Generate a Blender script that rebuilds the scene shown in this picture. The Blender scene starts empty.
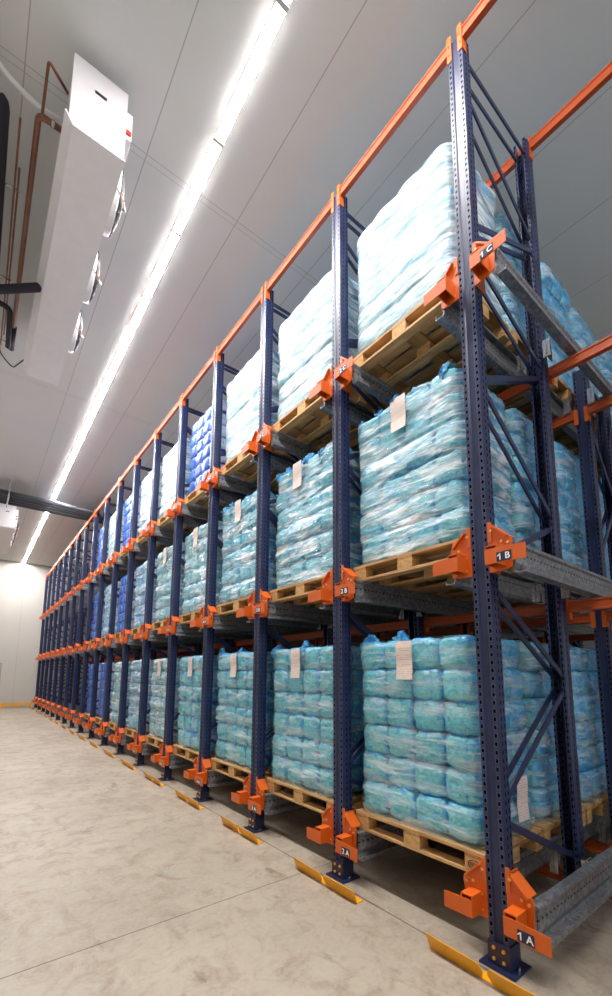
import bpy, bmesh, math, random
from mathutils import Vector, Matrix, noise
random.seed(7)
scene = bpy.context.scene
C = scene.collection

# ------------------------------------------------------------------ camera, world, exposure
pitch, yaw, roll = 0.13296790794560115, 0.6625442017761881, 0.006203061054340383
fwd = Vector((math.sin(yaw)*math.cos(pitch), math.cos(yaw)*math.cos(pitch), math.sin(pitch)))
rt = Vector((math.cos(yaw), -math.sin(yaw), 0))
up = rt.cross(fwd)
R_ = rt*math.cos(roll) + up*math.sin(roll)
U_ = -rt*math.sin(roll) + up*math.cos(roll)
camd = bpy.data.cameras.new('camera')
cam = bpy.data.objects.new('camera', camd); C.objects.link(cam)
M = Matrix((R_, U_, -fwd)).transposed().to_4x4()
M.translation = Vector((-2.5944, -1.4357, 1.6882))
cam.matrix_world = M
camd.sensor_fit = 'AUTO'; camd.sensor_width = 36
camd.lens = 423.364*36/996
camd.shift_y = (618.664-498)/996
camd.clip_start = 0.05; camd.clip_end = 200
scene.camera = cam

world = bpy.data.worlds.new('world'); scene.world = world; world.use_nodes = True
world.node_tree.nodes['Background'].inputs[0].default_value = (0.93, 0.96, 1.0, 1)
world.node_tree.nodes['Background'].inputs[1].default_value = 0.85
scene.view_settings.view_transform = 'Standard'
scene.view_settings.look = 'None'
scene.view_settings.exposure = 0.0
scene.view_settings.gamma = 1.0
scene.view_settings.use_curve_mapping = False
TUBE_STRENGTH = 235.0
cy = scene.cycles
cy.max_bounces = 8; cy.diffuse_bounces = 4; cy.transparent_max_bounces = 16; cy.glossy_bounces = 3; cy.transmission_bounces = 3
cy.caustics_reflective = False; cy.caustics_refractive = False
cy.sample_clamp_indirect = 4.0
cy.use_denoising = True

# ------------------------------------------------------------------ sizes
S = 1.4                       # pitch of the uprights along the aisle
NF = 18                       # frames in view, index 0 is the near one
LZ = {'A': 0.34, 'B': 2.45, 'C': 4.54}
SEAT = 0.075                  # top of the rail above the level height
HT = 6.70
ZC = 7.40                     # ceiling
ORD = ['first','second','third','fourth','fifth','sixth','seventh','eighth','ninth','tenth','eleventh','twelfth',
       'thirteenth','fourteenth','fifteenth','sixteenth','seventeenth','eighteenth','nineteenth']
LEV = {'A': 'bottom', 'B': 'middle', 'C': 'top'}

# ------------------------------------------------------------------ node helpers
def mat(name):
    m = bpy.data.materials.new(name); m.use_nodes = True
    nt = m.node_tree; b = nt.nodes['Principled BSDF']
    return m, nt, b
def N(nt, t, **kw):
    n = nt.nodes.new(t)
    for k, v in kw.items(): setattr(n, k, v)
    return n
def setin(nt, sock, v):
    if hasattr(v, 'is_linked') or hasattr(v, 'links'): nt.links.new(v, sock)
    else: sock.default_value = v
def Mth(nt, op, a, b=None, c=None, clamp=False):
    n = N(nt, 'ShaderNodeMath', operation=op); n.use_clamp = clamp
    setin(nt, n.inputs[0], a)
    if b is not None: setin(nt, n.inputs[1], b)
    if c is not None: setin(nt, n.inputs[2], c)
    return n.outputs[0]
def Mix(nt, f, a, b):
    n = N(nt, 'ShaderNodeMix', data_type='RGBA')
    setin(nt, n.inputs[0], f); setin(nt, n.inputs[6], a); setin(nt, n.inputs[7], b)
    return n.outputs[2]
def Ramp(nt, f, lo, hi, a=0.0, b=1.0):
    n = N(nt, 'ShaderNodeMapRange'); setin(nt, n.inputs[0], f)
    n.inputs[1].default_value = lo; n.inputs[2].default_value = hi; n.inputs[3].default_value = a; n.inputs[4].default_value = b
    return n.outputs[0]
def Noise(nt, vec, scale, detail=4, rough=0.55, stretch=None, rot=None, dist=0.0):
    if stretch or rot:
        mp = N(nt, 'ShaderNodeMapping'); nt.links.new(vec, mp.inputs[0])
        if stretch: mp.inputs['Scale'].default_value = stretch
        if rot: mp.inputs['Rotation'].default_value = rot
        vec = mp.outputs[0]
    n = N(nt, 'ShaderNodeTexNoise'); nt.links.new(vec, n.inputs['Vector'])
    n.inputs['Scale'].default_value = scale; n.inputs['Detail'].default_value = detail
    n.inputs['Roughness'].default_value = rough; n.inputs['Distortion'].default_value = dist
    return n.outputs[0]
def Bump(nt, b, h, s=0.3, d=0.01):
    n = N(nt, 'ShaderNodeBump'); n.inputs['Strength'].default_value = s; n.inputs['Distance'].default_value = d
    nt.links.new(h, n.inputs['Height']); nt.links.new(n.outputs[0], b.inputs['Normal']); return n
def ocoord(nt): return N(nt, 'ShaderNodeTexCoord').outputs['Object']
def xyz(nt, v):
    n = N(nt, 'ShaderNodeSeparateXYZ'); nt.links.new(v, n.inputs[0]); return n.outputs
def rgb(*c): return (c[0], c[1], c[2], 1)
def lin(r, g, b):
    f = lambda u: ((u/255+0.055)/1.055)**2.4 if u > 10 else u/255/12.92
    return (f(r), f(g), f(b), 1)
def line(nt, x, pos, period, w):
    """1 on thin lines at pos + k*period along coordinate x"""
    t = Mth(nt, 'SUBTRACT', x, pos - period/2)
    t = Mth(nt, 'FLOORED_MODULO', t, period)
    t = Mth(nt, 'ABSOLUTE', Mth(nt, 'SUBTRACT', t, period/2))
    return Mth(nt, 'LESS_THAN', t, w/2)
def plain(name, col, rough=0.5, metal=0.0, var=0.0, scale=8.0, spec=0.5):
    m, nt, b = mat(name)
    b.inputs['Roughness'].default_value = rough; b.inputs['Metallic'].default_value = metal
    b.inputs['Specular IOR Level'].default_value = spec
    if var:
        v = Noise(nt, ocoord(nt), scale)
        k = Ramp(nt, v, 0.3, 0.7)
        nt.links.new(Mix(nt, k, rgb(*[c*(1-var) for c in col[:3]]), rgb(*[min(1, c*(1+var)) for c in col[:3]])), b.inputs['Base Color'])
    else: b.inputs['Base Color'].default_value = col
    return m

# ------------------------------------------------------------------ materials
# floor
m, nt, b = mat('concrete'); M_FLOOR = m
o = ocoord(nt); X = xyz(nt, o)
big = Noise(nt, o, 0.7, 5, 0.6); mid = Noise(nt, o, 4.6, 8, 0.72, dist=0.8); fine = Noise(nt, o, 30, 5, 0.7)
streak = Noise(nt, o, 2.0, 5, 0.65, stretch=(2.4, 0.5, 1), rot=(0, 0, 0.25))
base = Mix(nt, Ramp(nt, big, 0.35, 0.65), lin(146, 135, 120), lin(166, 155, 140))
base = Mix(nt, Ramp(nt, mid, 0.48, 0.72, 0, 0.75), base, lin(120, 98, 78))
base = Mix(nt, Ramp(nt, streak, 0.55, 0.75, 0, 0.5), base, lin(122, 108, 92))
base = Mix(nt, Ramp(nt, fine, 0.35, 0.75, 0, 0.42), base, lin(182, 172, 158))
spots = Noise(nt, o, 1.7, 7, 0.75, dist=1.2)
base = Mix(nt, Ramp(nt, spots, 0.58, 0.68, 0, 0.6), base, lin(92, 72, 54))
j = Mth(nt, 'MAXIMUM', line(nt, X[1], 1.66, 6.0, 0.010), line(nt, X[0], -0.09, 30.0, 0.012))
base = Mix(nt, Mth(nt, 'MULTIPLY', j, 0.75), base, lin(60, 52, 45))
nt.links.new(base, b.inputs['Base Color'])
nt.links.new(Ramp(nt, mid, 0.3, 0.7, 0.42, 0.62), b.inputs['Roughness'])
b.inputs['Specular IOR Level'].default_value = 0.35
Bump(nt, b, fine, 0.12, 0.004)

def panels(name, col, lines, rough=0.45):
    m, nt, b = mat(name); o = ocoord(nt); X = xyz(nt, o)
    msk = None
    for ax, pos, per, w in lines:
        l = line(nt, X[ax], pos, per, w); msk = l if msk is None else Mth(nt, 'MAXIMUM', msk, l)
    v = Noise(nt, o, 1.1, 3)
    c = Mix(nt, Ramp(nt, v, 0.3, 0.7), rgb(*[k*0.96 for k in col[:3]]), col)
    nt.links.new(Mix(nt, Mth(nt, 'MULTIPLY', msk, 0.42), c, lin(60, 60, 58)), b.inputs['Base Color'])
    b.inputs['Roughness'].default_value = rough
    Bump(nt, b, Noise(nt, o, 140, 2), 0.05, 0.002)
    return m
M_CEIL = panels('ceiling_panel', lin(222, 223, 221), [(0, -1.57, 1.13, 0.010), (1, 2.80, 5.12, 0.008), (1, 2.87, 5.12, 0.006)], 0.5)
M_WALL = panels('wall_panel', lin(190, 187, 181), [(0, -0.9, 1.15, 0.012)], 0.4)
M_WALLY = panels('wall_panel_side', lin(190, 187, 181), [(1, 0.0, 1.15, 0.012)], 0.4)
M_DOOR = plain('door_white', lin(214, 214, 210), 0.4, var=0.03)
M_TRIM = plain('door_trim_grey', lin(150, 148, 142), 0.4, var=0.05)

# navy upright with punched holes as pattern
def navy(name, holes):
    m, nt, b = mat(name); o = ocoord(nt); X = xyz(nt, o)
    base = Mix(nt, Ramp(nt, Noise(nt, o, 6, 3), 0.3, 0.7), lin(28, 36, 66), lin(40, 50, 88))
    b.inputs['Roughness'].default_value = 0.34; b.inputs['Specular IOR Level'].default_value = 0.5
    if holes:
        zz = Mth(nt, 'ABSOLUTE', Mth(nt, 'SUBTRACT', Mth(nt, 'FLOORED_MODULO', X[2], 0.05), 0.025))
        hz = Mth(nt, 'LESS_THAN', zz, 0.0125)
        ay = Mth(nt, 'ABSOLUTE', X[1])
        hy = Mth(nt, 'LESS_THAN', Mth(nt, 'ABSOLUTE', Mth(nt, 'SUBTRACT', ay, 0.0445)), 0.0085)
        ry = Mth(nt, 'LESS_THAN', Mth(nt, 'ABSOLUTE', Mth(nt, 'SUBTRACT', ay, 0.0445)), 0.0108)
        rz = Mth(nt, 'LESS_THAN', zz, 0.0152)
        g = N(nt, 'ShaderNodeNewGeometry'); 
        tc = N(nt, 'ShaderNodeTexCoord'); nx = xyz(nt, tc.outputs['Normal'])
        fx = Mth(nt, 'GREATER_THAN', Mth(nt, 'ABSOLUTE', nx[0]), 0.7)
        fy = Mth(nt, 'GREATER_THAN', Mth(nt, 'ABSOLUTE', nx[1]), 0.7)
        hx = Mth(nt, 'LESS_THAN', Mth(nt, 'ABSOLUTE', Mth(nt, 'SUBTRACT', Mth(nt, 'FLOORED_MODULO', X[0], 0.055), 0.028)), 0.005)
        h1 = Mth(nt, 'MULTIPLY', Mth(nt, 'MULTIPLY', hz, hy), fx)
        h2 = Mth(nt, 'MULTIPLY', Mth(nt, 'MULTIPLY', hz, hx), fy)
        hh = Mth(nt, 'MAXIMUM', h1, h2)
        rim = Mth(nt, 'MULTIPLY', Mth(nt, 'MULTIPLY', ry, rz), fx)
        base = Mix(nt, Mth(nt, 'MULTIPLY', rim, 0.5), base, lin(120, 126, 158))
        base = Mix(nt, hh, base, lin(6, 6, 10))
        nt.links.new(Ramp(nt, hh, 0, 1, 0.5, 0.0), b.inputs['Specular IOR Level'])
    nt.links.new(base, b.inputs['Base Color'])
    return m
M_UP = navy('navy_upright', True)
M_NAVY = navy('navy_brace', False)
M_ORANGE = plain('orange_paint', lin(206, 92, 22), 0.40, var=0.06, scale=5)
M_ORANGE2 = plain('orange_beam_paint', lin(170, 72, 26), 0.45, var=0.08, scale=4)
M_YEL = plain('yellow_paint', lin(232, 160, 14), 0.4, var=0.06, scale=9)
M_BOLT = plain('yellow_zinc', lin(226, 190, 110), 0.3, metal=0.8)
M_WHITE = plain('white_enamel', lin(240, 237, 240), 0.32, var=0.02)
M_GREYPL = plain('grey_enamel', lin(176, 176, 174), 0.4, var=0.03)
M_BLACK = plain('black_plastic', lin(22, 22, 24), 0.5)
M_FOAM = plain('black_foam_insulation', lin(40, 38, 50), 0.8, var=0.1, scale=20)
M_RED = plain('red_switch', lin(200, 40, 24), 0.35)
M_COPPER = plain('copper', (0.27, 0.12, 0.08, 1), 0.45, metal=0.7, var=0.25, scale=6)
M_HOSE = plain('white_hose', lin(226, 226, 226), 0.4)
M_STEEL = plain('bright_steel', lin(200, 200, 204), 0.25, metal=0.9)
M_LETTER = plain('white_lettering', lin(245, 245, 245), 0.5)
M_LABEL = plain('navy_label', lin(26, 30, 62), 0.35)
M_BURN = plain('burnt_mark', lin(60, 34, 18), 0.8)
M_CONDUIT = plain('dark_insulated_pipe', lin(58, 62, 72), 0.28, var=0.12, scale=3)

# galvanised steel with slots
m, nt, b = mat('galvanised_steel'); M_GALV = m
o = ocoord(nt); X = xyz(nt, o)
v = N(nt, 'ShaderNodeTexVoronoi'); nt.links.new(o, v.inputs['Vector']); v.inputs['Scale'].default_value = 45
base = Mix(nt, Ramp(nt, v.outputs['Color'], 0.2, 0.8), lin(122, 124, 130), lin(164, 166, 172))
base = Mix(nt, Ramp(nt, Noise(nt, o, 3, 4, stretch=(0.5, 3, 3)), 0.4, 0.7, 0, 0.5), base, lin(110, 112, 116))
sx = Mth(nt, 'LESS_THAN', Mth(nt, 'FLOORED_MODULO', X[0], 0.05), 0.022)
sz = Mth(nt, 'LESS_THAN', Mth(nt, 'ABSOLUTE', Mth(nt, 'SUBTRACT', X[2], 0.0)), 0.006)
base = Mix(nt, Mth(nt, 'MULTIPLY', sx, sz), base, lin(20, 20, 22))
nt.links.new(base, b.inputs['Base Color']); b.inputs['Metallic'].default_value = 0.6; b.inputs['Roughness'].default_value = 0.42

# wood
def wood(name, c1, c2, ax):
    m, nt, b = mat(name); o = ocoord(nt)
    st = [22, 22, 22]; st[ax] = 1.3
    g = Noise(nt, o, 1.6, 5, 0.6, stretch=tuple(st), dist=0.4)
    base = Mix(nt, Ramp(nt, g, 0.35, 0.68), c1, c2)
    base = Mix(nt, Ramp(nt, Noise(nt, o, 5, 3), 0.5, 0.75, 0, 0.5), base, lin(128, 96, 60))
    nt.links.new(base, b.inputs['Base Color']); b.inputs['Roughness'].default_value = 0.75
    Bump(nt, b, g, 0.2, 0.003); return m
M_WOODY = wood('pine_boards', lin(216, 176, 120), lin(172, 128, 80), 1)
M_WOODX = wood('pine_stringers', lin(188, 144, 92), lin(140, 98, 56), 0)
M_WOODB = wood('pine_blocks', lin(210, 168, 110), lin(172, 128, 78), 0)

# bags: pads showing through coloured plastic
def bag_mat(name, pad, pla, deep, amt, edge):
    m, nt, b = mat(name); o = ocoord(nt)
    oi = N(nt, 'ShaderNodeObjectInfo')
    vv = N(nt, 'ShaderNodeVectorMath', operation='ADD'); nt.links.new(o, vv.inputs[0]); nt.links.new(oi.outputs['Random'], vv.inputs[1])
    w = Noise(nt, vv.outputs[0], 5.5, 4, 0.55, dist=1.2)
    c = Mix(nt, Ramp(nt, w, 0.42, 0.62), pad, pla)
    w2 = Noise(nt, vv.outputs[0], 3.2, 5, 0.6, stretch=(1, 1, 1.8), dist=2.0)
    c = Mix(nt, Ramp(nt, w2, 0.55, 0.66, 0, amt), c, deep)
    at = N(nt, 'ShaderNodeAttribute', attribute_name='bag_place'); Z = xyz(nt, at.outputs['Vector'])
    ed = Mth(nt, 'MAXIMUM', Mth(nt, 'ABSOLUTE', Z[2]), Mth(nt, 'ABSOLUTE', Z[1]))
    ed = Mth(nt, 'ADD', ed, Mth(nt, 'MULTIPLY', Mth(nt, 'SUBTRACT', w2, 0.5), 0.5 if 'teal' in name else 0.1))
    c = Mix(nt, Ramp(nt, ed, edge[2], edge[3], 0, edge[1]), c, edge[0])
    nt.links.new(c, b.inputs['Base Color']); b.inputs['Roughness'].default_value = 0.32
    b.inputs['Specular IOR Level'].default_value = 0.6
    cr = N(nt, 'ShaderNodeTexNoise'); cr.noise_type = 'RIDGED_MULTIFRACTAL'; nt.links.new(vv.outputs[0], cr.inputs['Vector'])
    cr.inputs['Scale'].default_value = 6; cr.inputs['Detail'].default_value = 4
    Bump(nt, b, cr.outputs[0], 0.55, 0.02)
    return m
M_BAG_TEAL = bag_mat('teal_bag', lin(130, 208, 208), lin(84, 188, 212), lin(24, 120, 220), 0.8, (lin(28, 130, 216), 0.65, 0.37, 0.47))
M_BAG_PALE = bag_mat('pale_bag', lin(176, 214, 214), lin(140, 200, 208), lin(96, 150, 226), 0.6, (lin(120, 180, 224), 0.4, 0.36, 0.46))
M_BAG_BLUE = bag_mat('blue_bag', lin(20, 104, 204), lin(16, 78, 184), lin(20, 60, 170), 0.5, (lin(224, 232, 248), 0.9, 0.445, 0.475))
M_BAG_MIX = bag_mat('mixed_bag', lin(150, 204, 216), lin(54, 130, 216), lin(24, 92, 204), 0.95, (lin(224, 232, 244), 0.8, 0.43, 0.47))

# stretch film: clear wrap with milky wind lines, glare painted in as white streaks
def film_mat(name, lo, hi, tint, milky, bl=0.35, warm=0.0):
    m, nt, b = mat(name); o = ocoord(nt)
    oi = N(nt, 'ShaderNodeObjectInfo')
    vv = N(nt, 'ShaderNodeVectorMath', operation='ADD'); nt.links.new(o, vv.inputs[0])
    sc = N(nt, 'ShaderNodeVectorMath', operation='SCALE'); sc.inputs[0].default_value = (7, 3, 11); nt.links.new(oi.outputs['Random'], sc.inputs['Scale'])
    nt.links.new(sc.outputs[0], vv.inputs[1]); v = vv.outputs[0]
    s1 = Noise(nt, v, 2.2, 7, 0.62, stretch=(1, 1, 7), rot=(0.08, 0.05, 0), dist=0.7)
    s2 = Noise(nt, v, 8.0, 7, 0.7, stretch=(1, 1, 9), rot=(-0.16, 0.1, 0), dist=0.4)
    s3 = Noise(nt, v, 2.6, 4, 0.55, dist=1.0)
    k = Mth(nt, 'ADD', Mth(nt, 'MULTIPLY', s1, 0.5), Mth(nt, 'ADD', Mth(nt, 'MULTIPLY', s2, 0.3), Mth(nt, 'MULTIPLY', s3, 0.2)))
    op = Ramp(nt, k, 0.44, 0.57, lo, hi)
    col = Mix(nt, Ramp(nt, s1, 0.38, 0.62), tint, milky)
    nt.links.new(Mix(nt, Ramp(nt, s3, 0.56, 0.68, 0, bl), col, lin(96, 178, 226)), b.inputs['Base Color'])
    b.inputs['Roughness'].default_value = 0.20; b.inputs['Specular IOR Level'].default_value = 0.75
    rg = N(nt, 'ShaderNodeTexNoise'); rg.noise_type = 'RIDGED_MULTIFRACTAL'
    mp = N(nt, 'ShaderNodeMapping'); nt.links.new(v, mp.inputs[0]); mp.inputs['Scale'].default_value = (1, 1, 3.2); mp.inputs['Rotation'].default_value = (0.12, 0.1, 0)
    nt.links.new(mp.outputs[0], rg.inputs['Vector']); rg.inputs['Scale'].default_value = 5.5; rg.inputs['Detail'].default_value = 5
    h = Mth(nt, 'ADD', rg.outputs[0], Mth(nt, 'MULTIPLY', s2, 1.5))
    Bump(nt, b, h, 0.6, 0.014)
    nt.links.new(op, b.inputs['Alpha'])
    return m
M_FILM_CLEAR = film_mat('clear_stretch_film', 0.02, 0.56, lin(140, 210, 222), lin(232, 240, 244), 0.5)
M_FILM_MID = film_mat('milky_stretch_film', 0.12, 0.92, lin(122, 206, 232), lin(242, 248, 250), 0.5)
M_FILM_GLARE = film_mat('glare_white_stretch_film', 0.40, 0.96, lin(176, 216, 226), lin(246, 248, 250), 0.45)  # whiter, more opaque copy: lamp glare on the top level put into colour
M_FILM_BLUE = film_mat('pale_blue_stretch_film', 0.0, 0.17, lin(150, 176, 228), lin(226, 232, 246), 0.2)

m, nt, b = mat('printed_paper'); M_PAPER = m
o = ocoord(nt); X = xyz(nt, o)
rows = Mth(nt, 'LESS_THAN', Mth(nt, 'FLOORED_MODULO', X[2], 0.018), 0.005)
brk = Mth(nt, 'GREATER_THAN', Noise(nt, o, 45, 2), 0.48)
nt.links.new(Mix(nt, Mth(nt, 'MULTIPLY', Mth(nt, 'MULTIPLY', rows, brk), 0.45), lin(232, 214, 206), lin(120, 104, 100)), b.inputs['Base Color'])
b.inputs['Roughness'].default_value = 0.6

m, nt, b = mat('lit_diffuser'); M_LIT = m
b.inputs['Base Color'].default_value = (0.9, 0.9, 0.9, 1)
b.inputs['Emission Color'].default_value = (1.0, 0.962, 0.94, 1); b.inputs['Emission Strength'].default_value = TUBE_STRENGTH

# ------------------------------------------------------------------ mesh helpers
class MB:
    def __init__(s): s.v = []; s.f = []
    def box(s, x0, x1, y0, y1, z0, z1):
        n = len(s.v)
        s.v += [(x, y, z) for z in (z0, z1) for y in (y0, y1) for x in (x0, x1)]
        for q in ((0, 2, 3, 1), (4, 5, 7, 6), (0, 1, 5, 4), (2, 6, 7, 3), (0, 4, 6, 2), (1, 3, 7, 5)): s.f.append(tuple(n+i for i in q))
        return s
    def prism(s, pts, a, b, ax=2):
        """2-D outline extruded along axis ax (pts in the order of the other two axes)"""
        def P(p, t):
            if ax == 0: return (t, p[0], p[1])
            if ax == 1: return (p[0], t, p[1])
            return (p[0], p[1], t)
        n = len(s.v); k = len(pts)
        s.v += [P(p, a) for p in pts] + [P(p, b) for p in pts]
        for i in range(k):
            q = (i+1) % k; s.f.append((n+i, n+q, n+k+q, n+k+i))
        s.f.append(tuple(n+i for i in reversed(range(k)))); s.f.append(tuple(n+k+i for i in range(k)))
        return s
    def bar(s, p, q, w, h, side=Vector((0, 1, 0))):
        p = Vector(p); q = Vector(q); d = (q-p).normalized(); n2 = side.cross(d).normalized(); sd = d.cross(n2).normalized()
        n = len(s.v)
        for c in (p, q):
            for a, b in ((-1, -1), (1, -1), (1, 1), (-1, 1)): s.v.append(tuple(c + sd*a*w/2 + n2*b*h/2))
        for i in range(4):
            k = (i+1) % 4; s.f.append((n+i, n+k, n+4+k, n+4+i))
        s.f.append((n+3, n+2, n+1, n)); s.f.append((n+4, n+5, n+6, n+7)); return s
    def tube(s, pts, r, seg=12, close=True):
        pts = [Vector(p) for p in pts]; n0 = len(s.v); K = len(pts)
        ref = None
        for i, p in enumerate(pts):
            d = (pts[min(i+1, K-1)] - pts[max(i-1, 0)]).normalized()
            if ref is None:
                a = Vector((0, 0, 1)) if abs(d.z) < 0.9 else Vector((1, 0, 0)); ref = (a - d*a.dot(d)).normalized()
            else: ref = (ref - d*ref.dot(d)).normalized()
            o2 = d.cross(ref)
            rr = r[i] if isinstance(r, (list, tuple)) else r
            for k in range(seg):
                t = 2*math.pi*k/seg; s.v.append(tuple(p + ref*math.cos(t)*rr + o2*math.sin(t)*rr))
        for i in range(K-1):
            for k in range(seg):
                q = (k+1) % seg; s.f.append((n0+i*seg+k, n0+i*seg+q, n0+(i+1)*seg+q, n0+(i+1)*seg+k))
        if close:
            s.f.append(tuple(n0+k for k in reversed(range(seg)))); s.f.append(tuple(n0+(K-1)*seg+k for k in range(seg)))
        return s
    def mesh(s, name, m, smooth=False, bevel=0):
        me = bpy.data.meshes.new(name); me.from_pydata(s.v, [], s.f)
        bm = bmesh.new(); bm.from_mesh(me); bmesh.ops.recalc_face_normals(bm, faces=bm.faces)
        if bevel: bmesh.ops.bevel(bm, geom=bm.edges[:], offset=bevel, segments=2, affect='EDGES', profile=0.7)
        bm.to_mesh(me); bm.free()
        me.materials.append(m)
        if smooth:
            for p in me.polygons: p.use_smooth = True
        return me
    def build(s, name, m, parent=None, loc=(0, 0, 0), **kw):
        return inst(name, s.mesh(name, m, **kw), parent, loc)
def inst(name, me, parent=None, loc=(0, 0, 0), rot=None, scale=None):
    o = bpy.data.objects.new(name, me); C.objects.link(o); o.parent = parent; o.location = loc
    if rot: o.rotation_euler = rot
    if scale: o.scale = scale
    return o
def tag(o, label=None, cat=None, group=None, kind=None):
    if label: o['label'] = label
    if cat: o['category'] = cat
    if group: o['group'] = group
    if kind: o['kind'] = kind
    return o
def thing(name, label, cat, loc=(0, 0, 0), group=None):
    return tag(inst(name, None, None, loc), label, cat, group)
def copy_tree(o, parent=None):
    c = o.copy(); C.objects.link(c); c.parent = parent
    for ch in [k for k in KIDS[o.name]]:
        copy_tree(ch, c)
    return c
KIDS = {}
def remember(root):
    """note the children once so copies need no scene lookups"""
    al = {}
    for o in C.objects:
        if o.parent: al.setdefault(o.parent.name, []).append(o)
    def rec(o):
        KIDS[o.name] = al.get(o.name, [])
        for c in KIDS[o.name]: rec(c)
    rec(root)

# ------------------------------------------------------------------ room
X0, X1, Y0, Y1 = -3.6, 7.5, -6.0, 24.5
def struct(name, mb, m):
    o = mb.build(name, m); o['kind'] = 'structure'; return o
struct('floor', MB().box(X0, X1, Y0, Y1, -0.2, 0), M_FLOOR)
struct('ceiling', MB().box(X0, X1, Y0, Y1, ZC, ZC+0.15), M_CEIL)
struct('wall_back', MB().box(X0, X1, Y1, Y1+0.15, -0.2, ZC+0.15), M_WALL)
struct('wall_left', MB().box(X0-0.15, X0, Y0, Y1+0.15, -0.2, ZC+0.15), M_WALLY)
struct('wall_right', MB().box(X1, X1+0.15, Y0, Y1+0.15, -0.2, ZC+0.15), M_WALLY)
d = inst('door_1', None); d['kind'] = 'structure'
MB().box(-2.56, -1.56, Y1-0.05, Y1, 0, 2.13).build('door_leaf', M_DOOR, d)
fr = MB(); fr.box(-1.56, -1.48, Y1-0.07, Y1, 0, 2.21).box(-2.64, -2.56, Y1-0.07, Y1, 0, 2.21).box(-2.56, -1.56, Y1-0.07, Y1, 2.13, 2.21)
fr.build('door_frame', M_TRIM, d)
MB().tube([(-1.68, Y1-0.05, 1.02), (-1.68, Y1-0.10, 1.02), (-1.80, Y1-0.10, 1.02)], 0.011).build('door_handle', M_STEEL, d, smooth=True)

# yellow guard rail at the foot of the far wall
t = thing('guard_rail', 'low yellow guard rail along the foot of the far white wall', 'guard rail', (0, 24.25, 0))
MB().box(-1.46, -0.10, -0.03, 0.03, 0.12, 0.24).build('rail', M_YEL, t, bevel=0.008)
for x in (-1.35, -0.75, -0.16): MB().box(x-0.03, x+0.03, -0.02, 0.04, 0, 0.12).build('post', M_YEL, t)

# ------------------------------------------------------------------ ceiling lights: one continuous line of fittings
t0 = thing('ceiling_light', 'tube', 'ceiling light', (-1.01, 0, ZC), 'line of ceiling light fittings above the aisle')
MB().prism([(-0.02, 0), (0.02, 0), (0.022, -0.045), (0.0454, -0.05), (0.0454, -0.06), (-0.0454, -0.06), (-0.0454, -0.05), (-0.022, -0.045)], 0.004, 1.196, 1).build('housing', M_WHITE, t0)
MB().prism([(-0.046, -0.060), (-0.046, -0.0604), (0.046, -0.0604), (0.046, -0.060)], 0.034, 1.166, 1).build('diffuser', M_LIT, t0)
for y in (0.008, 1.192): MB().box(-0.054, 0.054, y-0.008, y+0.013 if y < 1 else y+0.008, -0.072, -0.058).build('end_cap', M_GREYPL, t0)
remember(t0)
ys = [0.965 + 1.2*k for k in range(-5, 20)]
for n, y in enumerate([ys[5]] + ys[:5] + ys[6:]):
    o = t0 if n == 0 else copy_tree(t0)
    o.location.y = y
    k = int(round((y-0.965)/1.2))
    if k >= 0: o['label'] = f'white tube light glowing on the ceiling, {ORD[k] if k < 19 else "last"} of the full-length fittings from the near end' if k < 19 else 'white tube light at the far end of the line, where it meets the wall'
    else: o['label'] = ['white tube light cut off by the top edge above the near end', 'white tube light second beyond the top edge', 'white tube light third beyond the top edge', 'white tube light fourth beyond the top edge', 'white tube light fifth beyond the top edge'][-k-1]

# ------------------------------------------------------------------ rack frames
def upright_outline():
    return [(-0.020, -0.060), (-0.020, -0.030), (-0.008, -0.022), (-0.008, 0.022), (-0.020, 0.030), (-0.020, 0.060),
            (0.055, 0.060), (0.075, 0.050), (0.100, 0.050), (0.100, 0.030), (0.092, 0.030), (0.092, 0.042), (0.070, 0.042), (0.052, 0.052), (-0.012, 0.052),
            (-0.012, 0.034), (0.0, 0.026), (0.0, -0.026), (-0.012, -0.034), (-0.012, -0.052),
            (0.052, -0.052), (0.070, -0.042), (0.092, -0.042), (0.092, -0.030), (0.100, -0.030), (0.100, -0.050), (0.075, -0.050), (0.055, -0.060)]
OUT = upright_outline()
def up_mesh(h): return MB().prism(OUT, 0.012, h).mesh('upright', M_UP)
UPH, UPS = up_mesh(HT), up_mesh(4.86)
plate = MB().box(-0.065, 0.13, -0.11, 0.11, 0, 0.012).mesh('base_plate', M_NAVY, bevel=0.003)
shoe = MB().box(-0.030, -0.020, -0.062, 0.062, 0.012, 0.135).box(-0.03, 0.09, 0.060, 0.068, 0.012, 0.135).box(-0.03, 0.09, -0.068, -0.060, 0.012, 0.135).mesh('base_shoe', M_NAVY)
def bolt_mesh(r=0.009, l=0.008):
    b = MB(); b.tube([(0, 0, 0), (-l, 0, 0)], [r*1.25, r], 8); return b.mesh('bolt', M_BOLT, smooth=False)
BOLT = bolt_mesh(); BOLTZ = MB().tube([(0, 0, 0.012), (0, 0, 0.034)], 0.008, 8).mesh('anchor_bolt', M_STEEL)
ZIG = [(0.02, 6.52, 1, 6.54), (0, 6.17, 1, 5.60), (0, 5.02, 1, 5.50), (0, 4.74, 1, 4.34), (0, 3.78, 1, 4.26), (0, 3.70, 1, 2.98),
       (0, 2.45, 1, 2.90), (0, 2.27, 1, 1.68), (0, 0.92, 1, 1.60), (0, 0.80, 1, 0.36)]
SINGLE = {4, 6, 9}
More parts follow.
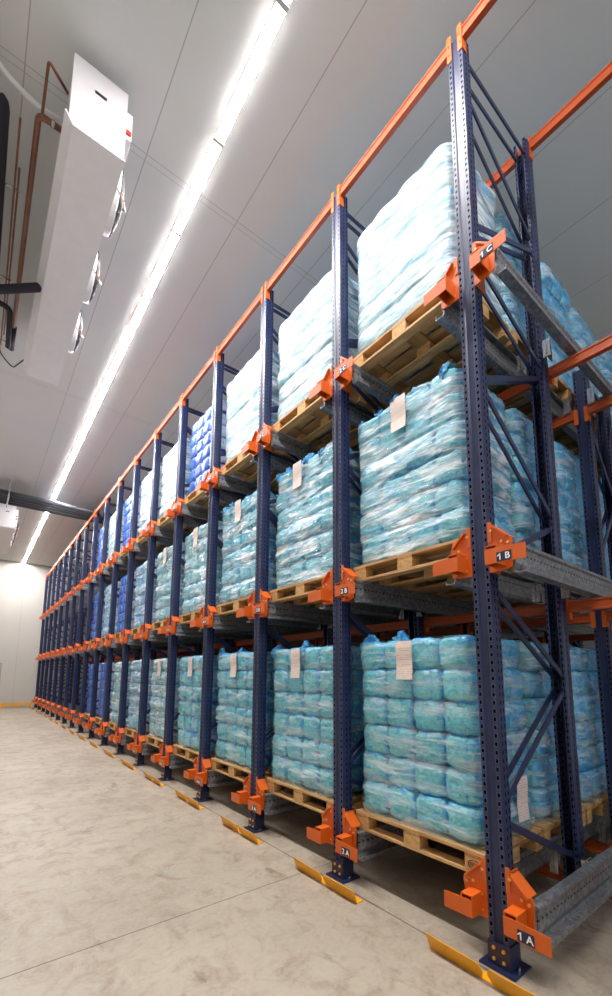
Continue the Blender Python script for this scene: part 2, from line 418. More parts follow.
def build_frame(depth, zig, um):
    root = inst('rack_frame', None, None)
    for k, x in enumerate((0.0, depth)):
        u = inst('upright', um, root, (x, 0, 0), rot=(0, 0, math.pi) if k else None)
        inst('base_plate', plate, u, (0, 0, 0))
        if k == 0:
            inst('base_shoe', shoe, u)
            for by in (-0.03, 0.03):
                for bz in (0.045, 0.105): inst('bolt', BOLT, u, (-0.030, by, bz))
            for by in (-0.09, 0.09): inst('anchor_bolt', BOLTZ, u, (0.02, by, 0))
    for n, (a, za, b_, zb) in enumerate(zig):
        pa = (0.06, 0, za); pb = (depth-0.06, 0, zb)
        for sgn in ((0,) if n in SINGLE else (-1, 1)):
            w = 0.055 if sgn == 0 else 0.014
            MB().bar((pa[0], sgn*0.036, pa[2]), (pb[0], sgn*0.036, pb[2]), w, 0.042).build('brace', M_NAVY, root)
    remember(root)
    return root
front0 = build_frame(1.14, ZIG, UPH)
front0['category'] = 'rack frame'; front0['group'] = 'navy rack frames along the aisle'
for i in [0] + list(range(1, NF)) + [-1]:
    o = front0 if i == 0 else copy_tree(front0)
    o.location = (0, i*S, 0)
    o['label'] = ('navy upright frame with a navy base plate carrying the tags 1A, 1B and 1C' if i == 0 else
                  'navy upright frame with crossed bracing carrying the tags 2A, 2B and 2C' if i == 1 else
                  'navy upright frame beyond the near edge of the picture, at the start of the row' if i == -1 else
                  'navy upright frame standing last in the row beside the far white wall' if i == NF-1 else
                  f'navy upright frame with braces, {ORD[i]} in the row from the tag 1A end')
ZIG2 = [(0, 4.70, 1, 4.66), (0, 4.2, 1, 3.6), (0, 2.9, 1, 3.5), (0, 2.6, 1, 2.2), (0, 1.4, 1, 2.1), (0, 1.2, 1, 0.5)]
for n, (fx, dp) in enumerate(((2.12, 0.66), (4.4, 1.14))):
    keep = SINGLE; SINGLE = set()
    f2 = build_frame(dp, ZIG2, UPS); SINGLE = keep
    f2['category'] = 'rack frame'; f2['group'] = 'short navy frames deep inside the rack'
    for i in [0] + list(range(1, NF)) + [-1]:
        o = f2 if i == 0 else copy_tree(f2)
        o.location = (fx, i*S, 0)
        w = ['narrow short', 'deepest short'][n]
        o['label'] = (f'{w} navy frame standing inside the rack behind the 1A upright' if i == 0 else
                      f'{w} navy frame inside the rack, just before the 1A upright' if i == -1 else
                      f'{w} navy frame inside the rack behind the {ORD[i]} upright of the row')

# ------------------------------------------------------------------ rail brackets, location tags and shuttle rails
def text_mesh(txt, size, name='lettering'):
    cu = bpy.data.curves.new(name, 'FONT'); cu.body = txt; cu.size = size; cu.extrude = 0.0006; cu.align_x = 'CENTER'; cu.align_y = 'CENTER'; cu.offset = size*0.018
    tmp = bpy.data.objects.new('tmp_text', cu); C.objects.link(tmp)
    bpy.context.view_layer.update()
    me = bpy.data.meshes.new_from_object(tmp.evaluated_get(bpy.context.evaluated_depsgraph_get()))
    bpy.data.objects.remove(tmp); bpy.data.curves.remove(cu)
    if txt.startswith('1'):          # give the plain stroke of the 1 its flag
        bm = bmesh.new(); bm.from_mesh(me)
        x0 = min(v.co.x for v in bm.verts); y1 = max(v.co.y for v in bm.verts); t = size*0.13; w = size*0.22
        lo = [bm.verts.new((a, b_, z)) for z in (-0.0006, 0.0006) for a, b_ in ((x0+t*0.6, y1), (x0-w, y1-w), (x0-w, y1-w-t), (x0+t*0.6, y1-t*1.3))]
        bm.faces.new(lo[4:]); bm.faces.new(lo[3::-1])
        for i in range(4): bm.faces.new((lo[i], lo[(i+1) % 4], lo[4+(i+1) % 4], lo[4+i]))
        bm.to_mesh(me); bm.free()
    me.name = name; me.materials.clear(); me.materials.append(M_LETTER)
    return me
def bracket_plate(s):
    b = MB(); y = lambda v: s*v
    def P(pts, x0, x1): b.prism([(y(p[0]), p[1]) for p in pts], x0, x1, 0)
    # main cheek with stepped outline
    P([(0.061, -0.100), (0.150, -0.100), (0.208, -0.085), (0.215, 0.105), (0.192, 0.118), (0.104, 0.203), (0.092, 0.210), (0.061, 0.200)], -0.014, -0.006)
    # upstanding ear against the upright
    P([(0.061, 0.10), (0.088, 0.10), (0.088, 0.228), (0.080, 0.236), (0.061, 0.236)], -0.020, -0.014)
    # sloping guide wedge above the cheek, running back into the lane
    n = len(b.v)
    A = [(-0.040, 0.10, 0.208), (-0.040, 0.196, 0.116), (0.065, 0.196, 0.116), (0.065, 0.10, 0.208)]
    b.v += [(p[0], y(p[1]), p[2]) for p in A] + [(p[0], y(p[1]-0.008), p[2]-0.008) for p in A]
    b.f += [(n, n+1, n+2, n+3), (n+7, n+6, n+5, n+4), (n, n+4, n+5, n+1), (n+1, n+5, n+6, n+2), (n+2, n+6, n+7, n+3), (n+3, n+7, n+4, n)]
    # side return along the upright
    b.box(-0.006, 0.12, min(y(0.061), y(0.068)), max(y(0.061), y(0.068)), -0.095, 0.20)
    return b
def guide_tab(s):
    E_ = 0.285 if s > 0 else 0.345
    b = MB(); y = lambda v: s*v
    def bx(x0, x1, a, c, z0, z1): b.box(x0, x1, min(y(a), y(c)), max(y(a), y(c)), z0, z1)
    bx(-0.125, -0.014, 0.095, 0.101, -0.075, 0.045)      # inner cheek of the box
    bx(-0.125, -0.014, 0.165, 0.171, -0.075, 0.045)
    bx(-0.125, -0.014, 0.101, 0.165, 0.039, 0.045)       # box top
    b.prism([(y(0.095), -0.075), (y(E_), -0.078), (y(E_), 0.015), (y(0.18), 0.022), (y(0.095), 0.022)], -0.131, -0.125, 0)
    return b
CHK = {s: bracket_plate(s).mesh('bracket_plate', M_ORANGE) for s in (1, -1)}
TAB = {s: guide_tab(s).mesh('guide_tab', M_ORANGE) for s in (1, -1)}
LAB = MB().box(-0.134, -0.131, -0.262, -0.172, -0.070, -0.012).mesh('location_tag', M_LABEL)
RX = 6.0
def rail_profile(s, z0=SEAT):
    P = [(0.175, z0-0.016), (0.175, z0), (0.232, z0), (0.232, z0-0.020), (0.222, z0-0.035), (0.222, -0.060), (0.206, -0.100), (0.216, -0.118),
         (0.272, -0.118), (0.272, -0.095), (0.277, -0.095), (0.277, -0.125), (0.210, -0.125), (0.198, -0.100), (0.214, -0.058), (0.214, z0-0.034), (0.224, z0-0.018), (0.224, z0-0.007), (0.182, z0-0.007), (0.182, z0-0.016)]
    return [(s*a, c) for a, c in P]
def rail_mesh(s, x0, x1): return MB().prism(rail_profile(s), x0, x1, 0).mesh('rail_beam', M_GALV)
RAIL = {s: rail_mesh(s, 0.0, RX) for s in (1, -1)}
CLAMP = MB().box(0, 0.10, -0.004, 0.004, -0.13, 0.03).box(0.0, 0.012, -0.03, 0.03, -0.13, 0.03).mesh('rail_clamp', M_STEEL)
for L in 'ABC':
    for i in range(-1, NF):
        if i >= 0:
            own = f'tagged {i+1}{L}' if i < 3 else f'on the {ORD[i]} upright of the row'
            t = thing('rail_bracket', f'orange shuttle rail end bracket at the {LEV[L]} level, {own}', 'bracket', (-0.006, i*S, LZ[L]), f'orange rail brackets at the {LEV[L]} level')
            for s in (1, -1):
                c = inst('bracket_plate', CHK[s], t)
                if i < 4:
                    for by, bz in ((0.085, 0.175), (0.10, 0.03), (0.19, 0.075), (0.15, 0.09), (0.10, -0.06)):
                        inst('bolt', BOLT, c, (-0.014, s*by, bz))
                inst('guide_tab', TAB[s], t)
            g = inst('location_tag', LAB, t); g['label'] = 'navy location tag with white lettering'
            tx = bpy.data.objects.new('lettering', text_mesh(f'{i+1} {L}', 0.056)); C.objects.link(tx); tx.parent = g
            tx.location = (-0.1345, -0.217, -0.043); tx.rotation_euler = (math.pi/2, 0, -math.pi/2)
        for s in (1, -1):
            if i == -1 and s == -1: continue
            side = 'far' if s == 1 else 'near'
            own = ('the 1A to 1C upright' if i == 0 else 'the frame before the 1A upright' if i == -1 else f'the {ORD[i]} upright of the row')
            r = thing('shuttle_rail', f'galvanised rail, {LEV[L]} level, {side} side of {own}', 'rail', (0, i*S, LZ[L]), f'galvanised rails at the {LEV[L]} level')
            inst('rail_beam', RAIL[s], r)
            if i < 3:
                for cx in (1.02, 2.02, 2.9): inst('rail_clamp', CLAMP, r, (cx, s*0.11, -0.02 if L != 'A' else -0.0))

# ------------------------------------------------------------------ orange beams along the row
def beam_mesh(w, h, L_, x0=0.0):
    b = MB(); b.prism([(x0-w/2, -h/2), (x0+w/2, -h/2), (x0+w/2, -h/2+0.012), (x0+w/2-0.010, -h/2+0.02), (x0+w/2-0.010, h/2-0.02), (x0+w/2, h/2-0.012), (x0+w/2, h/2),
                            (x0-w/2, h/2), (x0-w/2, h/2-0.012), (x0-w/2+0.008, h/2-0.02), (x0-w/2+0.008, -h/2+0.02), (x0-w/2, -h/2+0.012)], 0.066, L_-0.066, 1)
    return b.mesh('beam', M_ORANGE2)
def conn_mesh(s, h):
    b = MB(); a, c = (0.061, 0.067)
    b.box(-0.028, 0.03, min(s*a, s*c), max(s*a, s*c), -h*0.62, h*0.38)
    b.box(-0.028, -0.0215, min(s*0.028, s*0.067), max(s*0.028, s*0.067), -h*0.62, h*0.38)
    return b.mesh('beam_connector', M_ORANGE)
TB = beam_mesh(0.045, 0.10, S, 0.0); TC = {s: conn_mesh(s, 0.24) for s in (1, -1)}
TSL = MB().box(-0.0300, -0.0282, -0.006, 0.006, -0.035, -0.012).mesh('hook_slot', M_BLACK)
def top_beam(x, y, label, grp, flip=False):
    t = thing('top_beam', label, 'beam', (x, y, HT-0.03), grp)
    if flip: t.rotation_euler.z = math.pi; t.location.y = y + S
    inst('beam', TB, t)
    for s, yy in ((1, 0), (-1, S)):
        c = inst('beam_connector', TC[s], t, (0, yy, 0))
        if not flip and y < 3*S:
            for zz in (0.02, -0.06): inst('hook_slot', TSL, c, (0, s*0.047, zz))
for i in range(-1, NF-1):
    nm = 'before the 1A upright' if i == -1 else f'over the {ORD[i]} bay from the near end'
    top_beam(0.0, i*S, f'orange tie beam atop the front uprights {nm}', 'orange top tie beams along the front')
    if i < 10: top_beam(1.14, i*S, f'orange tie beam atop the rear uprights {nm}', 'orange top tie beams behind', True)
CB = beam_mesh(0.05, 0.09, S, 0.0); CC = {s: conn_mesh(s, 0.16) for s in (1, -1)}
for L in 'ABC':
    for n, x in enumerate((1.20, 2.06, 4.34)):
        for i in range(-1, NF-1):
            nm = 'before the 1A upright' if i == -1 else f'{ORD[i]} bay from the end'
            where = ['behind the front frames', 'at the short frames', 'at the deepest frames'][n]
            t = thing('cross_beam', f'orange cross beam {where}, {LEV[L]} level, {nm}', 'beam', (x, i*S, LZ[L]-0.150-0.045), f'orange cross beams at the {LEV[L]} level')
            inst('beam', CB, t)
            for s, yy in ((1, 0), (-1, S)): inst('beam_connector', CC[s], t, (0.026, yy, 0))

# ------------------------------------------------------------------ yellow floor guides in front of the uprights
def guide():
    b = MB()
    for sg in (-1, 1):
        y0, y1 = (0.012, 0.378)
        pts = [(-0.0, 0.0), (0.0, 0.0)]
        a, c = (sg*y0, sg*y1)
        n = len(b.v)
        # upright leaf leaning away, notched towards the middle
        prof = [(a + sg*0.02, 0.006), (a, 0.055), (a+sg*0.02, 0.092), (c, 0.100), (c, 0.006)]
        for dx in (0.0, 0.006):
            b.v += [(-0.034*(p[1]/0.085) + dx, p[0], p[1]) for p in prof]
        k = len(prof)
        for i in range(k): q = (i+1) % k; b.f.append((n+i, n+q, n+k+q, n+k+i))
        b.f.append(tuple(n+i for i in reversed(range(k)))); b.f.append(tuple(n+k+i for i in range(k)))
    b.box(0.0, 0.065, -0.378, 0.378, 0, 0.006)
    return b
gm = guide().mesh('floor_guide', M_YEL)
for i in range(0, NF):
    o = inst('floor_guide', gm, None, (-0.185, i*S-0.01, 0))
    tag(o, ('yellow steel floor guide angle in front of the 1A upright' if i == 0 else f'yellow steel floor guide angle in front of the {ORD[i]} upright of the row'), 'floor guide', 'yellow floor guides in front of the uprights')

# ------------------------------------------------------------------ pallets
PW, PD, PH = 1.16, 0.80, 0.144
BY0 = 0.12                    # pallet start after the upright
def board(a, b, w, x0, z0, z1): pass
BT, BB = (0.118, 0.144), (0.0, 0.022)
Bdeck = {}
def bmesh_box(nm, x, y, z, m): return MB().box(-x/2, x/2, -y/2, y/2, 0, z).mesh(nm, m, bevel=0.002)
M_deckW = bmesh_box('deck_board', 0.145, PW, 0.022, M_WOODY); M_deckN = bmesh_box('deck_board', 0.10, PW, 0.022, M_WOODY)
M_str = bmesh_box('stringer_board', PD, 0.145, 0.022, M_WOODX)
M_blk = bmesh_box('block', 0.100, 0.145, 0.078, M_WOODB)
M_botm = bmesh_box('bottom_board', 0.100, PW, 0.022, M_WOODY)
def ring_mesh():
    b = MB(); K = 28; n = len(b.v)
    for dx in (-0.001, 0.0):
        for rr in (1.0, 0.88):
            for k in range(K):
                a = 2*math.pi*k/K; b.v.append((dx, math.cos(a)*0.050*rr, math.sin(a)*0.030*rr))
    for k in range(K):
        q = (k+1) % K
        b.f += [(k, q, K+q, K+k), (2*K+k, 3*K+k, 3*K+q, 2*K+q), (k, 2*K+k, 2*K+q, q), (K+k, K+q, 3*K+q, 3*K+k)]
    return b.mesh('burnt_mark_ring', M_BURN)
RING = ring_mesh()
ep = text_mesh('EPAL', 0.032, 'burnt_mark'); ep.materials.clear(); ep.materials.append(M_BURN)
def build_pallet():
    r = inst('pallet', None)
    for k, (x, mm) in enumerate(((0.0725, M_deckW), (0.2425, M_deckN), (0.40, M_deckW), (0.5575, M_deckN), (0.7275, M_deckW))):
        inst('deck_board', mm, r, (x, 0, 0.122))
    for y in (-PW/2+0.0725, 0, PW/2-0.0725):
        inst('stringer_board', M_str, r, (PD/2, y, 0.100))
        for x in (0.05, 0.40, 0.75):
            bl = inst('block', M_blk, r, (x, y, 0.022))
            if x == 0.05 and y < -0.3:
                inst('burnt_mark_ring', RING, bl, (-0.0502, 0, 0.038))
                t_ = bpy.data.objects.new('burnt_mark', ep); C.objects.link(t_); t_.parent = bl
                t_.location = (-0.0505, 0, 0.038); t_.rotation_euler = (math.pi/2, 0, -math.pi/2)
    for x in (0.05, 0.40, 0.75): inst('bottom_board', M_botm, r, (x, 0, 0))
    remember(r); return r
def simple_pallet_mesh():
    b = MB()
    for x, w in ((0.0725, 0.145), (0.2425, 0.1), (0.40, 0.145), (0.5575, 0.1), (0.7275, 0.145)): b.box(x-w/2, x+w/2, -PW/2, PW/2, 0.122, 0.144)
    for y in (-PW/2+0.0725, 0, PW/2-0.0725):
        b.box(0, PD, y-0.0725, y+0.0725, 0.100, 0.122)
        for x in (0.05, 0.40, 0.75): b.box(x-0.05, x+0.05, y-0.0725, y+0.0725, 0.022, 0.100)
    for x in (0.05, 0.40, 0.75): b.box(x-0.05, x+0.05, -PW/2, PW/2, 0, 0.022)
    return b.mesh('pallet', M_WOODY)
PAL0 = build_pallet(); PAL_USED = [False]; PALS = simple_pallet_mesh()

# ------------------------------------------------------------------ wrapped loads
LW, LD = 1.12, 0.755
NC, NR, NL = 4, 3, 6
def bag_mesh(seed):
    bm = bmesh.new(); bmesh.ops.create_cube(bm, size=2)
    bmesh.ops.subdivide_edges(bm, edges=bm.edges[:], cuts=7, use_grid_fill=True)
    off = Vector((seed*3.1, seed*1.7, seed*5.3))
    for v in bm.verts:
        p = v.co.copy(); e = 5.0
        n_ = (abs(p.x)**e + abs(p.y)**e + abs(p.z)**e)**(1/e)
        q = p/n_
        d = noise.noise(q*1.6+off)*0.10 + noise.noise(q*4+off)*0.05
        q = q*(1+d)
        v.co = q*0.5
    me = bpy.data.meshes.new('bag'); bm.to_mesh(me); bm.free()
    a_ = me.attributes.new('bag_place', 'FLOAT_VECTOR', 'POINT')
    for k, v in enumerate(me.vertices): a_.data[k].vector = v.co
    for p in me.polygons: p.use_smooth = True
    return me
BAGM = {}
for nm, mm in (('teal', M_BAG_TEAL), ('pale', M_BAG_PALE), ('blue', M_BAG_BLUE), ('mix', M_BAG_MIX)):
    L_ = []
    for s in range(4):
        me = bag_mesh(s); me.materials.append(mm); L_.append(me)
    BAGM[nm] = L_
VAR = []
for s in range(5):
    rnd = random.Random(100+s)
    VAR.append(dict(off=[(rnd.uniform(-.012, .012), rnd.uniform(-.028, .028)) for _ in range(NL)],
                    bulge=[rnd.uniform(0.010, 0.034) for _ in range(NL)], seed=s*7.7, cut=[rnd.uniform(-.03, .03) for _ in range(NL)]))
def shape(var, px, py, tz, H):
    """outward push of the wrap at a point of the stack"""
    V = VAR[var]; l = min(NL-1, max(0, int(tz*NL))); f = tz*NL - l
    lay = abs(math.sin(math.pi*f))**0.55
    bl = V['bulge'][l]*lay
    return bl, V['off'][l]
def film_mesh(var, H, mat_, tops):
    V = VAR[var]; nu, nz = 150, 96
    hx, hy = LD/2-0.005, LW/2-0.01; e = 11.0
    b = MB(); off = Vector((V['seed'], 0, 0))
    ring = []
    for k in range(nu):
        a = 2*math.pi*k/nu
        # even spacing around a rounded rectangle
        c, s_ = math.cos(a), math.sin(a); ax = abs(c)*hy*0.9+abs(s_)*hx*0.0
        x, y = c*hx, s_*hy
        t = (abs(c)**e + abs(s_)**e)**(-1/e)
        ring.append((x*t, y*t))
    # resample by arc length
    P = ring + [ring[0]]; cum = [0]
    for i in range(nu): cum.append(cum[-1] + math.dist(P[i], P[i+1]))
    R2 = []
    j = 0
    for k in range(nu):
        d = cum[-1]*k/nu
        while cum[j+1] < d: j += 1
        t = (d-cum[j])/(cum[j+1]-cum[j]); R2.append((P[j][0]*(1-t)+P[j+1][0]*t, P[j][1]*(1-t)+P[j+1][1]*t))
    def top(x, y): return H + tops*(noise.noise(Vector((x*4, y*4, 3))+off)*0.5 + 0.35*abs(math.sin(math.pi*(y+hy)/(2*hy)*NC)) - 0.3)
    for iz in range(nz+1):
        tz = iz/nz
        for (x, y) in R2:
            bl, (ox, oy) = shape(var, x, y, tz, H)
            colb = abs(math.sin(math.pi*((y+hy)/(2*hy)*NC + (V['cut'][min(NL-1, int(tz*NL))]*4))))**0.6 if abs(x) > hx*0.9 else abs(math.sin(math.pi*(x+hx)/(2*hx)*NR))**0.6
            nn = math.hypot(x/hx, y/hy)
            nx_, ny_ = (math.copysign(1, x) if abs(x) > hx*0.93 else 0), (math.copysign(1, y) if abs(y) > hy*0.95 else 0)
            L0 = math.hypot(nx_, ny_) or 1
            q = Vector((x, y, tz*H))
            w = noise.noise(q*Vector((3, 3, 9)).x*0 + Vector((x*3.5, y*3.5, tz*H*9))+off)*0.010 + noise.noise(Vector((x*9, y*9, tz*H*22))+off)*0.006
            d = bl*(0.45+0.55*colb) + w + 0.004
            # taper in at the very bottom and the crown
            if tz > 0.955: d -= ((tz-0.955)/0.045)**2*0.05
            z = tz*H if tz < 0.9 else tz*H + (top(x, y)-H)*((tz-0.9)/0.1)
            b.v.append((x + nx_/L0*d + ox*min(1, (1-tz)*6+0.3)*0.5, y + ny_/L0*d + oy*0.7, z))
    for iz in range(nz):
        for k in range(nu):
            q = (k+1) % nu; b.f.append((iz*nu+k, iz*nu+q, (iz+1)*nu+q, (iz+1)*nu+k))
    base = nz*nu; prev = base
    for st in (0.85, 0.6, 0.3):
        n = len(b.v)
        for (x, y) in R2:
            b.v.append((x*st, y*st, top(x*st, y*st)-0.004+0.02*(1-st)))
        for k in range(nu):
            q = (k+1) % nu; b.f.append((prev+k, prev+q, n+q, n+k))
        prev = n
    n = len(b.v); b.v.append((0, 0, H)); 
    for k in range(nu): b.f.append((prev+k, prev+(k+1) % nu, n))
    return b.mesh('stretch_film', mat_, smooth=True)
def paper_mesh(): 
    b = MB(); K = 6
    for s_ in (0, 0.0015):
        for i in range(K+1):
            z = -0.15*(i/K*2-1) if False else 0.15 - 0.30*i/K
            dx = -0.004*math.sin(i*1.3) + s_
            b.v += [(dx, -0.078, z), (dx, 0.078, z)]
    n = 2*(K+1)
    for i in range(K):
        b.f += [(2*i, 2*i+1, 2*i+3, 2*i+2), (n+2*i, n+2*i+2, n+2*i+3, n+2*i+1)]
        b.f += [(2*i, 2*i+2, n+2*i+2, n+2*i), (2*i+1, n+2*i+1, n+2*i+3, 2*i+3)]
    b.f += [(0, n, n+1, 1), (2*K, 2*K+1, n+2*K+1, n+2*K)]
    return b.mesh('paper_label', M_PAPER)
PAPER = paper_mesh()
def tuft_mesh(seed):
    bm = bmesh.new(); bmesh.ops.create_icosphere(bm, subdivisions=3, radius=0.5)
    off = Vector((seed*2.3, 9, seed))
    for v in bm.verts:
        p = v.co; t = max(0, p.z+0.5)
        k = (1-t*0.62)
        p.x = p.x*k*(1+0.5*noise.noise(p*5+off)); p.y = p.y*k*(1+0.5*noise.noise(p*5-off)); p.z = p.z*(1+0.9*noise.noise(p*2+off)); p.x += 0.16*noise.noise(v.co*9+off); p.y += 0.16*noise.noise(v.co*9-off); p.z += 0.12*noise.noise(v.co*7)
        p.y += 0.25*t*t*math.sin(seed*2.0)
    me = bpy.data.meshes.new('plastic_tuft'); bm.to_mesh(me); bm.free(); me.materials.append(M_TUFT)
    for p in me.polygons: p.use_smooth = True
    return me
m, nt, b = mat('blue_bag_plastic'); M_TUFT = m
o = ocoord(nt); nt.links.new(Mix(nt, Ramp(nt, Noise(nt, o, 3, 4, dist=1), 0.4, 0.62), lin(34, 140, 226), lin(112, 202, 232)), b.inputs['Base Color'])
b.inputs['Roughness'].default_value = 0.3; Bump(nt, b, Noise(nt, o, 7, 4, dist=2), 0.8, 0.08)
TUFT = [tuft_mesh(s) for s in range(3)]

def bag_spots(var, H):
    V = VAR[var]; hx, hy = LD-0.03, LW-0.04; out = []
    lh = (H-0.02)/NL
    for l in range(NL):
        ox, oy = V['off'][l]
        for c in range(NC):
            for r in range(NR):
                if 0 < c < NC-1 and 0 < r < NR-1: continue
                x = -hx/2 + hx*(r+0.5)/NR + ox*0.5; y = -hy/2 + hy*(c+0.5)/NC + oy*0.7
                out.append((x, y, 0.025+lh*(l+0.5)*0.99, hx/NR*1.02, hy/NC*1.02, lh*1.06, r, c, l))
    return out
TEMPL = {}
FILMS = {'teal': M_FILM_CLEAR, 'mid': M_FILM_MID, 'white': M_FILM_GLARE, 'blue': M_FILM_BLUE}
def film_for(var, H, fk, tops):
    key = (var, H, fk, tops)
    if key not in TEMPL: TEMPL[key] = film_mesh(var, H, FILMS[fk], tops)
    return TEMPL[key]
def merged_bags(var, H, bk):
    key = ('m', var, H, bk)
    if key in TEMPL: return TEMPL[key]
    bm = bmesh.new(); place = []
    for k, (x, y, z, a, c, h, r, cc, l) in enumerate(bag_spots(var, H)):
        me = BAGM[bk][(k*7+var) % 4]; n0 = len(bm.verts)
        bm.from_mesh(me)
        bm.verts.ensure_lookup_table()
        place += [v.co.copy() for v in bm.verts[n0:]]
        for v in bm.verts[n0:]: v.co = Vector((v.co.x*a+x, v.co.y*c+y, v.co.z*h+z))
    me = bpy.data.meshes.new('bags'); bm.to_mesh(me); bm.free()
    a_ = me.attributes.get('bag_place') or me.attributes.new('bag_place', 'FLOAT_VECTOR', 'POINT')
    for k, v in enumerate(place): a_.data[k].vector = v
    me.materials.append(BAGM[bk][0].materials[0])
    for p in me.polygons: p.use_smooth = True
    TEMPL[key] = me; return me
GRP = {'teal': 'teal bag loads wrapped in clear film', 'pale': 'pale bag loads wrapped in milky film', 'blue': 'blue bag loads wrapped in film', 'mix': 'mixed blue and pale bag loads in film'}
def load(x, y, z, var, H, bk, fk, label, detail, tops=0.02, paper=None, tufts=0, side_paper=False):
    t = thing('bag_load', label, 'load', (x, y, z), GRP[bk])
    if detail:
        for k, (bx_, by_, bz_, a, c, h, r, cc, l) in enumerate(bag_spots(var, H)):
            if detail == 1 and not (cc == 0 or r == 0): continue
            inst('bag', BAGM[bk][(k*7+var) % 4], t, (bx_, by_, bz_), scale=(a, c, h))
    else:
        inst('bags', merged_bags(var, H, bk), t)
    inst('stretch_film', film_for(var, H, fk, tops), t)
    if paper is not None:
        p = inst('paper_label', PAPER, t, (-LD/2-0.034, paper[0], H-0.17-paper[1]))
        p['label'] = 'off-white printed paper sheet stuck under the wrap'
    if side_paper:
        p = inst('paper_label', PAPER, t, (0.12, -LW/2-0.030, 0.26), rot=(0, 0, math.pi/2))
        p['label'] = 'off-white printed paper sheet on the side of the load'
    rnd = random.Random(int(x*100)+int(y*31)+int(z*7))
    for k in range(tufts):
        py = LW/2-0.06 - k*LW/(tufts+0.5) + rnd.uniform(-.05, .05)
        s_ = rnd.uniform(0.7, 1.15)
        inst('plastic_tuft', TUFT[k % 3], t, (-LD/2+0.08, py, H-0.015), rot=(0, 0, rnd.uniform(0, 6)), scale=(0.15*s_, 0.26*s_, 0.16*s_))
    return t
PLAN = {  # (level, bay): bag kind, film kind, height
 'A': ['teal', 'teal', 'teal', 'teal', 'pale', 'mix', 'pale', 'blue', 'blue'],
 'B': ['teal', 'teal', 'teal', 'pale', 'pale', 'mix', 'blue', 'mix', 'blue'],
 'C': ['teal', 'teal', 'teal', 'blue', 'pale', 'mix', 'blue', 'pale', 'blue']}
HH = {'A': 1.42, 'B': 1.40, 'C': 1.34}
LOOK = {'teal': 'teal bags', 'pale': 'pale green bags', 'blue': 'deep blue bags', 'mix': 'pale and blue bags'}
for L in 'ABC':
    pz = LZ[L] + SEAT
    for i in range(9):
        kind = PLAN[L][i]
        deep = 6 if i == 0 else 3 if i < 3 else 2
        for d_ in range(deep):
            px = 0.075 + 0.845*d_; pyc = i*S + S/2
            bay = f'{ORD[i]} bay from near end'
            row = 'at the aisle' if d_ == 0 else f'{ORD[d_]} row inwards'
            plabel = f'wooden pallet, {LEV[L]} rails, {bay}, {row}'
            if d_ == 0 and i < 4 or i == 0 and d_ < 4:
                if not PAL_USED[0]: p = PAL0; PAL_USED[0] = True
                else: p = copy_tree(PAL0)
                p.location = (px, pyc, pz); tag(p, plabel, 'pallet', f'wooden pallets on the {LEV[L]} level')
            else:
                p = inst('pallet', PALS, None, (px, pyc, pz)); tag(p, plabel, 'pallet', f'wooden pallets on the {LEV[L]} level')
            if kind == 'teal': fk = {'A': 'teal', 'B': 'mid', 'C': 'white'}[L]
            elif kind in ('pale', 'mix'): fk = {'A': 'mid', 'B': 'mid', 'C': 'white'}[L]
            else: fk = 'blue'
            if d_ > 0 and kind == 'teal': fk = 'teal'
            if d_ > 0 and kind == 'mix': kind2 = 'blue'
            else: kind2 = kind
            det = 2 if (d_ == 0 and i < 3) else 1 if (i == 0 and d_ < 4) else 0
            film_w = {'teal': 'clear', 'mid': 'milky', 'white': 'white', 'blue': 'blue'}[fk]  # white here is glare painted into the film colour
            lab = f'load of {LOOK[kind2]} in {film_w} stretch film on the {LEV[L]} level {bay}, {row}'
            lab = f'{film_w}-wrapped {LOOK[kind2]}, {LEV[L]} level, {bay}, {row}'
            paper = None
            if d_ == 0 and L in 'AB' and i < 5: paper = (0.02 if i == 0 else 0.05 if i == 1 else 0.0, 0.0)
            load(px+0.40, pyc, pz+PH+0.002, (i*2+d_*3+'ABC'.index(L)) % 5, HH[L], kind2, fk, lab, det,
                 tops=0.11 if (L == 'B' and d_ == 0) else 0.035, paper=paper,
                 tufts=(5 if L == 'B' and i < 3 and d_ == 0 else 2 if L == 'A' and i < 3 and d_ == 0 else 0), side_paper=(L == 'A' and i == 0 and d_ == 0))

